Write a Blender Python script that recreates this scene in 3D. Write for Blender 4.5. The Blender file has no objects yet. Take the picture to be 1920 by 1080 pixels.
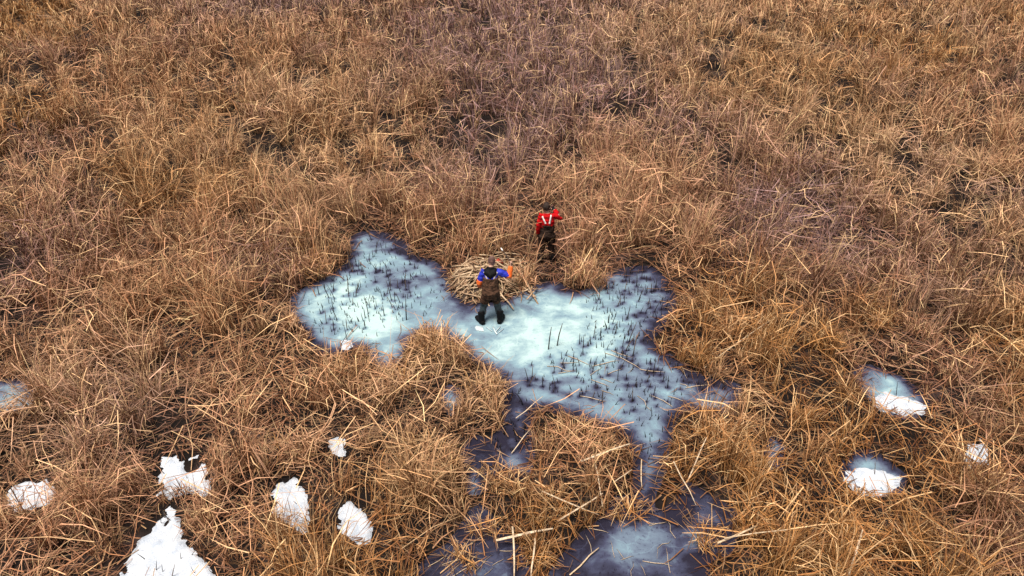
import bpy, bmesh, math
import numpy as np
from mathutils import Vector, Matrix
from mathutils.bvhtree import BVHTree

# ------------------------------------------------------------------ camera, sky, sun, exposure
SC = bpy.context.scene
COL = SC.collection
CAM_H, PITCH, HFOV = 9.8, math.radians(34.0), math.radians(70.0)
cam_d = bpy.data.cameras.new('camera'); cam = bpy.data.objects.new('camera', cam_d); COL.objects.link(cam)
cam.location = (0, 0, CAM_H); cam.rotation_euler = (math.pi/2 - PITCH, 0, 0)
cam_d.sensor_width = 36.0; cam_d.lens = 18.0/math.tan(HFOV/2); cam_d.clip_end = 2000
SC.camera = cam

SUN_EL, SUN_AZ = math.radians(73), math.radians(-140)     # azimuth measured from +Y (view direction) towards +X
world = bpy.data.worlds.new('World'); SC.world = world; world.use_nodes = True
wn = world.node_tree.nodes; wl = world.node_tree.links
sky = wn.new('ShaderNodeTexSky'); sky.sky_type = 'NISHITA'; sky.sun_disc = False
sky.sun_elevation = SUN_EL; sky.sun_rotation = SUN_AZ
sky.air_density = 0.8; sky.dust_density = 7.0; sky.ozone_density = 1.0
wl.new(sky.outputs[0], wn['Background'].inputs[0]); wn['Background'].inputs[1].default_value = 0.05
sun_d = bpy.data.lights.new('sun', 'SUN'); sun = bpy.data.objects.new('sun', sun_d); COL.objects.link(sun)
sun_d.energy = 4.4; sun_d.angle = math.radians(24); sun_d.color = (1.0, 0.95, 0.88)
sd = Vector((math.sin(SUN_AZ)*math.cos(SUN_EL), math.cos(SUN_AZ)*math.cos(SUN_EL), math.sin(SUN_EL)))
sun.rotation_euler = sd.to_track_quat('Z', 'Y').to_euler(); sun.location = (0, 0, 60)
SC.view_settings.view_transform = 'Standard'; SC.view_settings.look = 'None'
SC.view_settings.exposure = 0.52; SC.view_settings.gamma = 1.0
SC.view_settings.use_curve_mapping = False
SC.render.engine = 'CYCLES'
SC.cycles.max_bounces = 6; SC.cycles.diffuse_bounces = 2; SC.cycles.glossy_bounces = 2

R = np.random.default_rng(7)
FPX = 960.0/math.tan(HFOV/2)

def at(px, py, z=0.0):
    """ground position (height z) that shows at pixel px,py of the 1920x1080 photograph"""
    u, v = (px-960)/FPX, (540-py)/FPX
    dy = math.cos(PITCH) + v*math.sin(PITCH); dz = -math.sin(PITCH) + v*math.cos(PITCH)
    t = (z-CAM_H)/dz
    return np.array((u*t, dy*t, z))

# ------------------------------------------------------------------ small tools
def tag(o, label=None, cat=None, group=None, kind=None):
    if label: o['label'] = label
    if cat: o['category'] = cat
    if group: o['group'] = group
    if kind: o['kind'] = kind
    return o

def link(name, data, parent=None):
    o = bpy.data.objects.new(name, data); COL.objects.link(o)
    if parent is not None: o.parent = parent
    return o

def empty(name, loc=(0, 0, 0), rz=0.0):
    o = link(name, None); o.location = Vector(loc); o.rotation_euler.z = rz; o.empty_display_size = 0.2
    return o

def mesh_np(name, V, F, mat=None, attrs=None, smooth=False):
    """V (n,3); F list of (m,k) int arrays, fast mesh"""
    me = bpy.data.meshes.new(name)
    V = np.asarray(V, np.float32); F = [np.asarray(f, np.int32) for f in F if len(f)]
    me.vertices.add(len(V)); me.vertices.foreach_set('co', V.ravel())
    nl = sum(f.size for f in F); npoly = sum(len(f) for f in F)
    me.loops.add(nl); me.polygons.add(npoly)
    me.loops.foreach_set('vertex_index', np.concatenate([f.ravel() for f in F]))
    tot = np.concatenate([np.full(len(f), f.shape[1], np.int32) for f in F])
    st = np.concatenate([[0], np.cumsum(tot)[:-1]]).astype(np.int32)
    me.polygons.foreach_set('loop_start', st)
    if smooth: me.polygons.foreach_set('use_smooth', np.ones(npoly, bool))
    for k, a in (attrs or {}).items():
        a = np.asarray(a, np.float32)
        if a.ndim == 1:
            at_ = me.attributes.new(k, 'FLOAT', 'POINT'); at_.data.foreach_set('value', a)
        else:
            at_ = me.attributes.new(k, 'FLOAT_COLOR', 'POINT')
            at_.data.foreach_set('color', np.concatenate([a, np.ones((len(a), 1), np.float32)], 1).ravel())
    me.update(calc_edges=True); me.validate()
    if mat: me.materials.append(mat)
    return me

_P = np.random.default_rng(99).random((256, 256))
def vnoise(x, y, seed=0):
    x = np.asarray(x, float)+seed*17.31; y = np.asarray(y, float)+seed*9.77
    xi = np.floor(x).astype(int); yi = np.floor(y).astype(int); fx = x-xi; fy = y-yi
    fx = fx*fx*(3-2*fx); fy = fy*fy*(3-2*fy)
    g = lambda a, b: _P[a & 255, b & 255]
    return (g(xi, yi)*(1-fx)+g(xi+1, yi)*fx)*(1-fy) + (g(xi, yi+1)*(1-fx)+g(xi+1, yi+1)*fx)*fy
def fbm(x, y, seed=0, o=4):
    s = 0; a = 0.5; t = 0
    for i in range(o):
        s = s + a*vnoise(x*2**i, y*2**i, seed+i*3); t += a; a *= 0.5
    return s/t
def sstep(a, b, x):
    t = np.clip((x-a)/(b-a), 0, 1); return t*t*(3-2*t)

def sdf_poly(X, Y, P):
    """signed distance, negative inside"""
    P = np.asarray(P); n = len(P)
    d = np.full(X.shape, 1e9); ins = np.zeros(X.shape, bool)
    for i in range(n):
        ax, ay = P[i][:2]; bx, by = P[(i+1) % n][:2]
        ex, ey = bx-ax, by-ay; L = ex*ex+ey*ey+1e-12
        t = np.clip(((X-ax)*ex+(Y-ay)*ey)/L, 0, 1)
        d = np.minimum(d, (X-ax-t*ex)**2+(Y-ay-t*ey)**2)
        c = (ay > Y) != (by > Y)
        ins ^= c & (X < ex*(Y-ay)/(ey if abs(ey) > 1e-12 else 1e-12)+ax)
    return np.where(ins, -1, 1)*np.sqrt(d)

# ------------------------------------------------------------------ materials
def new_mat(name):
    m = bpy.data.materials.new(name); m.use_nodes = True
    return m, m.node_tree.nodes, m.node_tree.links, m.node_tree.nodes['Principled BSDF']

def noise_node(n, l, scale, detail=4, rough=0.6, coord='Object'):
    tc = n.new('ShaderNodeTexCoord'); t = n.new('ShaderNodeTexNoise')
    t.inputs['Scale'].default_value = scale; t.inputs['Detail'].default_value = detail; t.inputs['Roughness'].default_value = rough
    l.new(tc.outputs[coord], t.inputs['Vector']); return t

def ramp_node(n, l, src, stops):
    r = n.new('ShaderNodeValToRGB'); l.new(src, r.inputs[0]); e = r.color_ramp.elements
    while len(e) < len(stops): e.new(0.5)
    for k, (p, c) in enumerate(stops): e[k].position = p; e[k].color = (*c, 1)
    return r

def bump(n, l, src, bs, strength=0.5, dist=0.02):
    b = n.new('ShaderNodeBump'); b.inputs['Strength'].default_value = strength; b.inputs['Distance'].default_value = dist
    l.new(src, b.inputs['Height']); l.new(b.outputs[0], bs.inputs['Normal'])

def cloth_mat(name, stops, scale=9, rough=0.8, bstr=0.4, bscale=30, bdist=0.01, coord='Object', spec=0.3):
    m, n, l, b = new_mat(name)
    t = noise_node(n, l, scale, 4, 0.6, coord); r = ramp_node(n, l, t.outputs[0], stops)
    l.new(r.outputs[0], b.inputs['Base Color']); b.inputs['Roughness'].default_value = rough
    b.inputs['Specular IOR Level'].default_value = spec
    t2 = noise_node(n, l, bscale, 3, 0.6, coord); bump(n, l, t2.outputs[0], b, bstr, bdist)
    return m

def leaf_mat(name):
    m, n, l, b = new_mat(name)
    a = n.new('ShaderNodeAttribute'); a.attribute_name = 'col'
    t = noise_node(n, l, 24, 3)
    r = ramp_node(n, l, t.outputs[0], [(0.25, (0.6, 0.57, 0.53)), (0.7, (1.12, 1.1, 1.08))])
    mx = n.new('ShaderNodeMix'); mx.data_type = 'RGBA'; mx.blend_type = 'MULTIPLY'; mx.inputs[0].default_value = 1
    l.new(a.outputs['Color'], mx.inputs['A']); l.new(r.outputs[0], mx.inputs['B'])
    l.new(mx.outputs['Result'], b.inputs['Base Color']); b.inputs['Roughness'].default_value = 0.62
    b.inputs['Specular IOR Level'].default_value = 0.25
    return m

def straw_mat(name, stops, rough=0.6):
    """per-object colour variation for single stalks"""
    m, n, l, b = new_mat(name)
    oi = n.new('ShaderNodeObjectInfo'); r = ramp_node(n, l, oi.outputs['Random'], stops)
    t = noise_node(n, l, 30, 3)
    r2 = ramp_node(n, l, t.outputs[0], [(0.3, (0.6, 0.55, 0.5)), (0.65, (1.1, 1.1, 1.1))])
    mx = n.new('ShaderNodeMix'); mx.data_type = 'RGBA'; mx.blend_type = 'MULTIPLY'; mx.inputs[0].default_value = 1
    l.new(r.outputs[0], mx.inputs['A']); l.new(r2.outputs[0], mx.inputs['B'])
    l.new(mx.outputs['Result'], b.inputs['Base Color']); b.inputs['Roughness'].default_value = rough
    b.inputs['Specular IOR Level'].default_value = 0.3
    return m

M_LEAF = leaf_mat('dead_leaf')
M_STRAW = straw_mat('pale_straw', [(0.0, (0.10, 0.052, 0.03)), (0.3, (0.34, 0.215, 0.12)), (0.55, (0.58, 0.43, 0.28)), (0.8, (0.26, 0.145, 0.08)), (1.0, (0.46, 0.32, 0.20))])
M_PALE = straw_mat('bleached_straw', [(0.0, (0.52, 0.39, 0.25)), (0.5, (0.64, 0.51, 0.36)), (1.0, (0.58, 0.43, 0.29))])
M_CLUMP = straw_mat('clump_leaf', [(0.0, (0.32, 0.145, 0.045)), (0.3, (0.46, 0.24, 0.085)), (0.6, (0.62, 0.40, 0.20)), (1.0, (0.40, 0.23, 0.12))])
M_DARK = straw_mat('dark_wet_stub', [(0.0, (0.020, 0.018, 0.020)), (0.5, (0.05, 0.042, 0.04)), (0.8, (0.09, 0.07, 0.055)), (1.0, (0.17, 0.12, 0.08))], 0.5)
M_ICEW = cloth_mat('broken_white_ice', [(0.3, (0.34, 0.42, 0.45)), (0.7, (0.52, 0.58, 0.58))], 14, 0.25, 0.3, 25)

def ground_mat():
    m, n, l, b = new_mat('marsh_mud')
    t = noise_node(n, l, 0.9, 8, 0.65)
    r = ramp_node(n, l, t.outputs[0], [(0.34, (0.003, 0.0018, 0.0014)), (0.54, (0.010, 0.006, 0.0045)), (0.68, (0.042, 0.026, 0.022)), (0.82, (0.11, 0.07, 0.064))])
    t2 = noise_node(n, l, 1.6, 8, 0.7)
    r2 = ramp_node(n, l, t2.outputs[0], [(0.3, (0.10, 0.055, 0.025)), (0.55, (0.24, 0.145, 0.07)), (0.75, (0.34, 0.22, 0.13))])
    a = n.new('ShaderNodeAttribute'); a.attribute_name = 'straw'
    mx = n.new('ShaderNodeMix'); mx.data_type = 'RGBA'
    l.new(a.outputs['Fac'], mx.inputs[0]); l.new(r.outputs[0], mx.inputs['A']); l.new(r2.outputs[0], mx.inputs['B'])
    l.new(mx.outputs['Result'], b.inputs['Base Color']); b.inputs['Roughness'].default_value = 0.8; b.inputs['Specular IOR Level'].default_value = 0.15
    t3 = noise_node(n, l, 22, 6, 0.7); bump(n, l, t3.outputs[0], b, 0.7, 0.03)
    return m
M_MUD = ground_mat()

def ice_mat():
    m, n, l, b = new_mat('pond_ice')
    a = n.new('ShaderNodeAttribute'); a.attribute_name = 'cloud'
    t = noise_node(n, l, 1.7, 7, 0.62); t.inputs['Distortion'].default_value = 0.8
    ma = n.new('ShaderNodeMath'); ma.operation = 'MULTIPLY_ADD'; ma.inputs[1].default_value = 0.75; ma.inputs[2].default_value = -0.375
    l.new(t.outputs[0], ma.inputs[0])
    ad = n.new('ShaderNodeMath'); ad.operation = 'ADD'; ad.use_clamp = True
    l.new(a.outputs['Fac'], ad.inputs[0]); l.new(ma.outputs[0], ad.inputs[1])
    vo = n.new('ShaderNodeTexVoronoi'); vo.feature = 'DISTANCE_TO_EDGE'; vo.inputs['Scale'].default_value = 0.9
    tcv = n.new('ShaderNodeTexCoord'); nd = n.new('ShaderNodeTexNoise'); nd.inputs['Scale'].default_value = 2.2; nd.inputs['Detail'].default_value = 5
    l.new(tcv.outputs['Object'], nd.inputs['Vector']); vm = n.new('ShaderNodeVectorMath'); vm.operation = 'MULTIPLY_ADD'; vm.inputs[1].default_value = (0.9, 0.9, 0); 
    l.new(nd.outputs['Color'], vm.inputs[0]); l.new(tcv.outputs['Object'], vm.inputs[2]); l.new(vm.outputs[0], vo.inputs['Vector'])
    cr = ramp_node(n, l, vo.outputs[0], [(0.0, (0.09,)*3), (0.02, (0.0,)*3)])
    sp = noise_node(n, l, 17, 3, 0.7); spr = ramp_node(n, l, sp.outputs[0], [(0.33, (0.16,)*3), (0.42, (0.0,)*3)])
    a2 = n.new('ShaderNodeMath'); a2.operation = 'ADD'; l.new(ad.outputs[0], a2.inputs[0]); l.new(cr.outputs[0], a2.inputs[1])
    ad = n.new('ShaderNodeMath'); ad.operation = 'SUBTRACT'; ad.use_clamp = True; l.new(a2.outputs[0], ad.inputs[0]); l.new(spr.outputs[0], ad.inputs[1])
    r = ramp_node(n, l, ad.outputs[0], [(0.0, (0.017, 0.015, 0.026)), (0.22, (0.046, 0.050, 0.086)), (0.45, (0.115, 0.150, 0.200)),
                                        (0.7, (0.175, 0.265, 0.31)), (1.0, (0.37, 0.495, 0.485))])
    l.new(r.outputs[0], b.inputs['Base Color'])
    t2 = noise_node(n, l, 5, 5, 0.7)
    r2 = ramp_node(n, l, t2.outputs[0], [(0.35, (0.22,)*3), (0.7, (0.5,)*3)]); l.new(r2.outputs[0], b.inputs['Roughness'])
    b.inputs['Specular IOR Level'].default_value = 0.3; b.inputs['IOR'].default_value = 1.31
    t3 = noise_node(n, l, 9, 5, 0.7); bump(n, l, t3.outputs[0], b, 0.12, 0.02)
    return m
M_ICE = ice_mat()

def snow_mat():
    m, n, l, b = new_mat('snow')
    t = noise_node(n, l, 6, 5); r = ramp_node(n, l, t.outputs[0], [(0.3, (0.38, 0.425, 0.49)), (0.6, (0.54, 0.57, 0.61))])
    l.new(r.outputs[0], b.inputs['Base Color']); b.inputs['Roughness'].default_value = 0.8
    t3 = noise_node(n, l, 30, 5, 0.7); bump(n, l, t3.outputs[0], b, 0.8, 0.03)
    return m
M_SNOW = snow_mat()

# ------------------------------------------------------------------ outlines (photo pixels -> ground)
def G(pts): return np.array([at(*p)[:2] for p in pts])
POND = G([(655,447),(672,436),(692,432),(720,437),(748,448),(768,462),(772,480),(810,490),(838,512),(848,540),(872,560),(905,570),
 (955,560),(985,545),(1010,532),(1040,526),(1062,540),(1085,548),(1105,540),(1130,516),(1160,505),(1190,500),(1222,500),(1245,517),(1258,535),
 (1266,562),(1258,582),(1240,598),(1222,612),(1216,628),(1232,650),(1262,672),(1288,692),(1330,712),(1380,720),(1392,738),(1362,752),(1330,745),
 (1292,735),(1264,762),(1262,800),(1252,845),(1236,880),(1222,915),(1194,905),(1196,850),(1192,815),(1180,782),(1130,765),(1090,752),(1060,745),
 (1022,735),(1000,740),(992,775),(1000,812),(994,852),(955,866),(930,850),(912,830),(948,792),(945,732),(940,695),(922,672),(890,648),(862,622),
 (830,602),(795,598),(762,618),(745,648),(715,662),(692,650),(680,628),(652,625),(628,640),(600,640),(582,622),(563,598),(545,570),(552,552),(578,538),
 (612,520),(645,500),(660,475)])
POOL_S = G([(1015,1130),(1040,1060),(1092,1002),(1132,972),(1155,932),(1190,938),(1235,962),(1272,940),(1285,902),(1335,935),(1382,958),(1384,992),
 (1345,1002),(1302,1030),(1322,1060),(1345,1130)])
POOL_SW = G([(775,1130),(790,1060),(850,1010),(880,960),(905,945),(925,985),(960,1010),(985,1045),(1000,1130)])
POOL_A = G([(866,840),(885,815),(905,818),(908,860),(912,895),(885,908),(868,890)])
POOL_B = G([(828,735),(842,722),(862,730),(862,752),(846,762),(830,752)])
POOL_W = G([(-40,712),(10,712),(48,716),(78,730),(62,748),(20,757),(-40,760)])
POOL_E = G([(1603,682),(1640,688),(1690,708),(1722,728),(1745,752),(1738,768),(1700,772),(1650,752),(1618,712)])
POOL_E2 = G([(1580,872),(1600,852),(1630,842),(1662,862),(1700,892),(1692,908),(1650,914),(1612,905)])
POOL_E3 = G([(1436,824),(1456,818),(1474,842),(1468,862),(1448,860)])
POOL_N = G([(1148,955),(1180,930),(1180,955),(1160,985)])
SNOW = {
 'heart shaped white snow patch with a dark hole, left foreground': [(288,908),(303,882),(308,862),(335,857),(354,862),(374,856),(387,868),(392,890),(402,906),(386,920),(350,914),(320,920)],
 'largest white snow patch, pointed at its top, at the lower left': [(320,946),(334,950),(346,975),(352,1000),(362,1030),(378,1055),(405,1072),(420,1120),(230,1120),(236,1060),(255,1025),(275,995),(300,968)],
 'long low snow patch at the far left edge of the marsh': [(8,952),(18,922),(48,905),(95,900),(108,914),(78,933),(40,948)],
 'roundish snow patch dotted with dark stems, second pair from lower left': [(505,934),(518,912),(543,898),(562,898),(572,915),(580,940),(577,970),(562,988),(545,967),(520,952)],
 'small square snow patch right of the roundish dotted one': [(637,950),(655,944),(692,964),(693,990),(676,1003),(650,997),(639,976)],
 'small snow patch lying alone below the clumps left of centre': [(612,830),(638,826),(652,838),(652,850),(638,858),(618,848)],
 'thin snow strip on the near edge of the long right hand ice pool': [(1636,740),(1660,734),(1700,744),(1738,762),(1728,771),(1695,770),(1655,756)],
 'bright snow covering the near half of the lower right ice pool': [(1588,874),(1620,870),(1662,878),(1697,896),(1692,909),(1650,915),(1614,907)],
 'faint pinkish snow patch half hidden by reeds near right edge': [(1814,838),(1835,827),(1856,840),(1860,856),(1830,864)],
 'small snow patch at the pond edge behind the left reed peninsula': [(632,638),(650,632),(662,642),(652,651),(637,650)],
}
SNOW_P = {k: G(v) for k, v in SNOW.items()}
MUD = [G([(965,480),(985,440),(1000,425),(1050,425),(1085,440),(1090,455),(1060,470),(1065,500),(1045,520),(1010,525),(985,505)]),
       G([(915,395),(925,340),(950,335),(950,400),(985,440),(955,450)]),
       G([(275,735),(300,705),(335,700),(345,730),(310,750)]),
       G([(815,835),(850,790),(930,800),(930,850),(870,860),(830,850)]),
       G([(845,478),(880,475),(870,500),(850,505)])]
SPARSE = [G([(890,830),(940,860),(995,850),(995,750),(1180,790),(1190,870),(1230,900),(1290,890),(1400,960),(1400,1130),(760,1130),(850,960)])]
WATERS = [POND, POOL_S, POOL_SW, POOL_A, POOL_B, POOL_W, POOL_E, POOL_E2, POOL_E3]

# rasters over the near marsh
GX0, GX1, GY0, GY1, GS = -16.0, 16.0, 5.2, 22.0, 0.06
gx = np.arange(GX0, GX1+1e-6, GS); gy = np.arange(GY0, GY1+1e-6, GS)
RX, RY = np.meshgrid(gx, gy)
def raster(polys):
    d = np.full(RX.shape, 9.0)
    for P in polys:
        lo = P.min(0)-1.6; hi = P.max(0)+1.6
        j0, j1 = np.searchsorted(gx, (lo[0], hi[0])); i0, i1 = np.searchsorted(gy, (lo[1], hi[1]))
        if j1 <= j0 or i1 <= i0: continue
        s = (slice(i0, i1), slice(j0, j1))
        d[s] = np.minimum(d[s], sdf_poly(RX[s], RY[s], P))
    return d
def sample(D, x, y):
    j = (np.asarray(x)-GX0)/GS; i = (np.asarray(y)-GY0)/GS
    ok = (j >= 0) & (j < len(gx)-1.01) & (i >= 0) & (i < len(gy)-1.01)
    j = np.clip(j, 0, len(gx)-1.02); i = np.clip(i, 0, len(gy)-1.02)
    j0 = j.astype(int); i0 = i.astype(int); fj = j-j0; fi = i-i0
    v = (D[i0, j0]*(1-fj)+D[i0, j0+1]*fj)*(1-fi)+(D[i0+1, j0]*(1-fj)+D[i0+1, j0+1]*fj)*fi
    return np.where(ok, v, 9.0)
def toward(D, reach, steps=9):
    """grow an opening towards the viewer's shore (reeds there lean back over it)"""
    r = np.sqrt(RX**2+RY**2); ux, uy = RX/r, RY/r; out = D.copy()
    for s in np.linspace(0, reach, steps)[1:]:
        out = np.minimum(out, sample(D, RX+ux*s, RY+uy*s))
    return out
D_WATER0 = raster(WATERS)
D_WATER = np.minimum(toward(raster(WATERS[:3]), 0.50), toward(raster(WATERS[3:]), 0.24)) + 0.10*(fbm(RX*2.2, RY*2.2, 3)-0.5)
D_SNOW = toward(raster(list(SNOW_P.values())), 0.14)
D_MUD = raster(MUD); D_SPARSE = raster(SPARSE)

# ------------------------------------------------------------------ ground
def ground_z(X, Y, w):
    Z = 0.05+0.10*(fbm(X*0.8, Y*0.8, 11)-0.4)+0.05*(fbm(X*4, Y*4, 12)-0.5)
    return np.where(w < 0.25, Z*sstep(0, 0.25, w)-0.10*sstep(0.06, -0.2, w), Z)
def ground():
    n1 = 0.12
    xs = np.concatenate([[-900, -400, -200, -120, -80, -55, -40, -30, -22], np.arange(-16.5, 16.5+1e-6, n1), [22, 30, 40, 55, 80, 120, 200, 400, 900]])
    ys = np.concatenate([[-900, -300, -100, -40, -15, -5, 0, 3], np.arange(5.0, 22.5, n1), [24, 27, 31, 36, 42, 50, 60, 80, 110, 160, 250, 450, 900]])
    X, Y = np.meshgrid(xs, ys)
    w = sample(D_WATER, X, Y)
    near = (np.abs(X) < 17) & (Y < 23) & (Y > 4.5)
    Z = 0.05+0.10*(fbm(X*0.8, Y*0.8, 11)-0.4)+0.05*(fbm(X*4, Y*4, 12)-0.5)
    Z = np.where(near, Z, 0.05)
    Z = np.where(w < 0.25, Z*sstep(0, 0.25, w)-0.10*sstep(0.06, -0.2, w), Z)
    m = sample(np.minimum(D_MUD, 9), X, Y)
    Z = np.where(m < 0, np.minimum(Z, 0.03), Z)
    st = sstep(55, 95, np.sqrt(X**2+Y**2))
    ny, nx = X.shape; idx = np.arange(nx*ny).reshape(ny, nx)
    F = np.stack([idx[:-1, :-1], idx[:-1, 1:], idx[1:, 1:], idx[1:, :-1]], -1).reshape(-1, 4)
    me = mesh_np('marsh_ground', np.stack([X, Y, Z], -1).reshape(-1, 3), [F], M_MUD, {'straw': st.ravel()}, True)
    tag(link('marsh_ground', me), 'dark brown mud and peat under the dead reeds', None, None, 'structure')
ground()

# ------------------------------------------------------------------ stubs standing in the ice (positions needed for the ice around them)
def scatter_px(poly, n, seed, mind=0.0):
    P = G(poly); r = np.random.default_rng(seed); lo, hi = P.min(0), P.max(0); out = []
    tries = 0
    while len(out) < n and tries < 40000:
        tries += 1
        p = lo+(hi-lo)*r.random(2)
        if sdf_poly(np.array([p[0]]), np.array([p[1]]), P)[0] < 0 and sample(D_WATER0, p[:1], p[1:])[0] < -0.05:
            if mind and any((p[0]-q[0])**2+(p[1]-q[1])**2 < mind**2 for q in out): continue
            out.append(p)
    return out
ST_L = scatter_px([(590,560),(650,500),(700,480),(760,520),(790,560),(740,600),(680,620),(600,620)], 80, 1, .06)
ST_L2 = scatter_px([(660,445),(720,438),(830,510),(835,540),(760,515)], 16, 2, .1)
ST_R = scatter_px([(1130,520),(1230,505),(1262,560),(1225,610),(1160,600),(1110,570)], 46, 3, .08)
ST_R2 = scatter_px([(960,690),(1060,650),(1130,600),(1215,620),(1260,675),(1380,725),(1380,745),(1250,760),(1200,800),(1120,765),(1000,735)], 104, 4, .08)
ST_C = scatter_px([(945,740),(990,740),(995,850),(935,850)], 12, 5, .1)

# ------------------------------------------------------------------ ice
BLOBS = [(600,545,.7,.18),(720,595,.8,.34),(660,560,.8,.25),(1000,605,1.2,.24),(1080,640,.8,.18),(1130,690,.7,.12),(690,445,.5,-.25),(760,480,.6,-.12),
         (870,575,.5,-.30),(800,540,.5,-.02),(1040,535,.5,-.3),(1215,540,1.0,-.04),(1190,700,.8,-.08),(1230,620,.4,-.2),(1320,725,.5,-.15),(960,720,.5,-.30),(965,800,1.0,-.28),
         (1225,850,.6,-.10),(900,860,.7,-.2),(1240,1045,.5,.02),(1130,1020,.3,.12),(1320,955,.3,.12),(1330,950,.6,-.05),(1215,740,.6,-.12),(900,1030,.8,-.20)]
def ice_sheet(name, label, P, base, edge=0.42, step=0.045, cat='ice', stubs=()):
    lo = P.min(0)-0.75; hi = P.max(0)+0.4
    xs = np.arange(lo[0], hi[0], step); ys = np.arange(lo[1], hi[1], step); X, Y = np.meshgrid(xs, ys)
    d0 = sdf_poly(X, Y, P)
    r = np.sqrt(X**2+Y**2); ux, uy = X/r, Y/r
    dd = np.minimum.reduce([d0]+[sdf_poly(X+ux*s, Y+uy*s, P) for s in np.linspace(0.06, 0.48, 8)])
    c = base+0.62*sstep(0.05, -edge, dd)-0.34
    for px, py, rad, amp in BLOBS:
        q = at(px, py); g = np.exp(-((X-q[0])**2+((Y-q[1])*0.8)**2)/(rad*rad)); c = c+amp*g
    c = c+0.70*(fbm(X*1.1, Y*1.1, 31, 5)-0.5)+0.52*(fbm(X*3.2, Y*5.5, 37, 4)-0.5)
    for s in stubs:
        g = np.exp(-(((X-s[0])/0.055)**2+((Y-s[1])/0.05)**2)); c = c-0.42*g
        g = np.exp(-((X-s[0])**2+(Y-s[1])**2)/0.03); c = c-0.07*g
    keep = dd < 0.14
    Z = 0.012*(fbm(X*1.5, Y*1.5, 41)-0.5)
    ny, nx = X.shape; idx = np.arange(nx*ny).reshape(ny, nx)
    F = np.stack([idx[:-1, :-1], idx[:-1, 1:], idx[1:, 1:], idx[1:, :-1]], -1).reshape(-1, 4)
    F = F[keep.ravel()[F].any(1)]
    used = np.unique(F); re = np.full(nx*ny, -1); re[used] = np.arange(len(used))
    V = np.stack([X, Y, Z], -1).reshape(-1, 3)[used]
    me = mesh_np(name, V, [re[F]], M_ICE, {'cloud': np.clip(c, 0, 1).ravel()[used]}, True)
    return tag(link(name, me), label, None, None, 'structure')
ALLST = ST_L+ST_L2+ST_R+ST_R2+ST_C
ice_sheet('frozen_pond', 'pale blue cloudy ice of the main pond with dark edges', POND, 0.36, stubs=ALLST)
ice_sheet('ice_pool', 'dark slate blue ice pool at the bottom edge, right of centre', POOL_S, -0.11)
ice_sheet('ice_pool', 'dark ice pool crossed by pale stalks at the bottom, left of centre', POOL_SW, 0.03)
ice_sheet('ice_pool', 'small slate ice pool left of the dark channel', POOL_A, 0.32, 0.3)
ice_sheet('ice_pool', 'tiny blue ice pool under the left reed peninsula', POOL_B, 0.34, 0.25)
ice_sheet('ice_pool', 'bluish ice pool at the left edge of the picture', POOL_W, 0.24, 0.3)
ice_sheet('ice_pool', 'long slanting ice pool with snow strip on the right', POOL_E, 0.24, 0.3)
ice_sheet('ice_pool', 'ice pool half covered with bright snow at lower right', POOL_E2, 0.30, 0.3)
ice_sheet('ice_pool', 'narrow ice pool hidden in reeds right of the channels', POOL_E3, 0.28, 0.2)

# ------------------------------------------------------------------ snow patches: low lumpy mounds
def snow_patch(label, P, k):
    step = 0.03; lo = P.min(0)-0.5; hi = P.max(0)+0.1
    X, Y = np.meshgrid(np.arange(lo[0], hi[0], step), np.arange(lo[1], hi[1], step))
    r = np.sqrt(X**2+Y**2); ux, uy = X/r, Y/r
    ext = 0.12 if 'pond' in label or 'alone' in label else 0.30
    d = np.minimum.reduce([sdf_poly(X, Y, P)]+[sdf_poly(X+ux*s, Y+uy*s, P) for s in np.linspace(0.03, ext, 9)])
    d = d+0.24*(fbm(X*3.5, Y*3.5, 50+k)-0.5)+0.10*(fbm(X*9, Y*9, 57+k, 3)-0.5)+0.03*(fbm(X*12, Y*12, 53+k, 2)-0.5)
    holes = np.zeros_like(X); rr = np.random.default_rng(60+k)
    for _ in range(int(2+4*(hi-lo).prod()/2.0)):
        c = lo+(hi-lo)*rr.random(2); holes = np.maximum(holes, np.exp(-(((X-c[0])/(0.02+0.03*rr.random()))**2+((Y-c[1])/(0.03+0.05*rr.random()))**2)))
    if 'hole' in label:
        q = at(362, 878); holes = np.maximum(holes, np.exp(-(((X-q[0])/0.15)**2+((Y-q[1])/0.17)**2)*1.2))
    d = np.maximum(d, (holes-0.45)*0.5)
    H = 0.055*sstep(0.05, -0.14, d)+0.035*(fbm(X*5, Y*5, 70+k)-0.5)*sstep(0, -0.10, d)+0.035*(fbm(X*12, Y*12, 72+k, 3)-0.5)
    w = sample(D_WATER, X, Y); g = ground_z(X, Y, w)
    Z = np.where(w < 0.1, np.maximum(g, 0.0), g)+H-0.022
    ny, nx = X.shape; idx = np.arange(nx*ny).reshape(ny, nx)
    F = np.stack([idx[:-1, :-1], idx[:-1, 1:], idx[1:, 1:], idx[1:, :-1]], -1).reshape(-1, 4)
    F = F[(d < 0.04).ravel()[F].any(1)]
    used = np.unique(F); re = np.full(nx*ny, -1); re[used] = np.arange(len(used))
    me = mesh_np('snow_patch', np.stack([X, Y, Z], -1).reshape(-1, 3)[used], [re[F]], M_SNOW, None, True)
    tag(link('snow_patch', me), label, 'snow', 'snow patches in openings of the reeds')
for k, (lb, P) in enumerate(SNOW_P.items()): snow_patch(lb, P, k)

# ------------------------------------------------------------------ reed blades
def dirv(az, tilt):
    """tilt from vertical"""
    return np.stack([np.sin(az)*np.sin(tilt), np.cos(az)*np.sin(tilt), np.cos(tilt)], -1)

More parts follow.
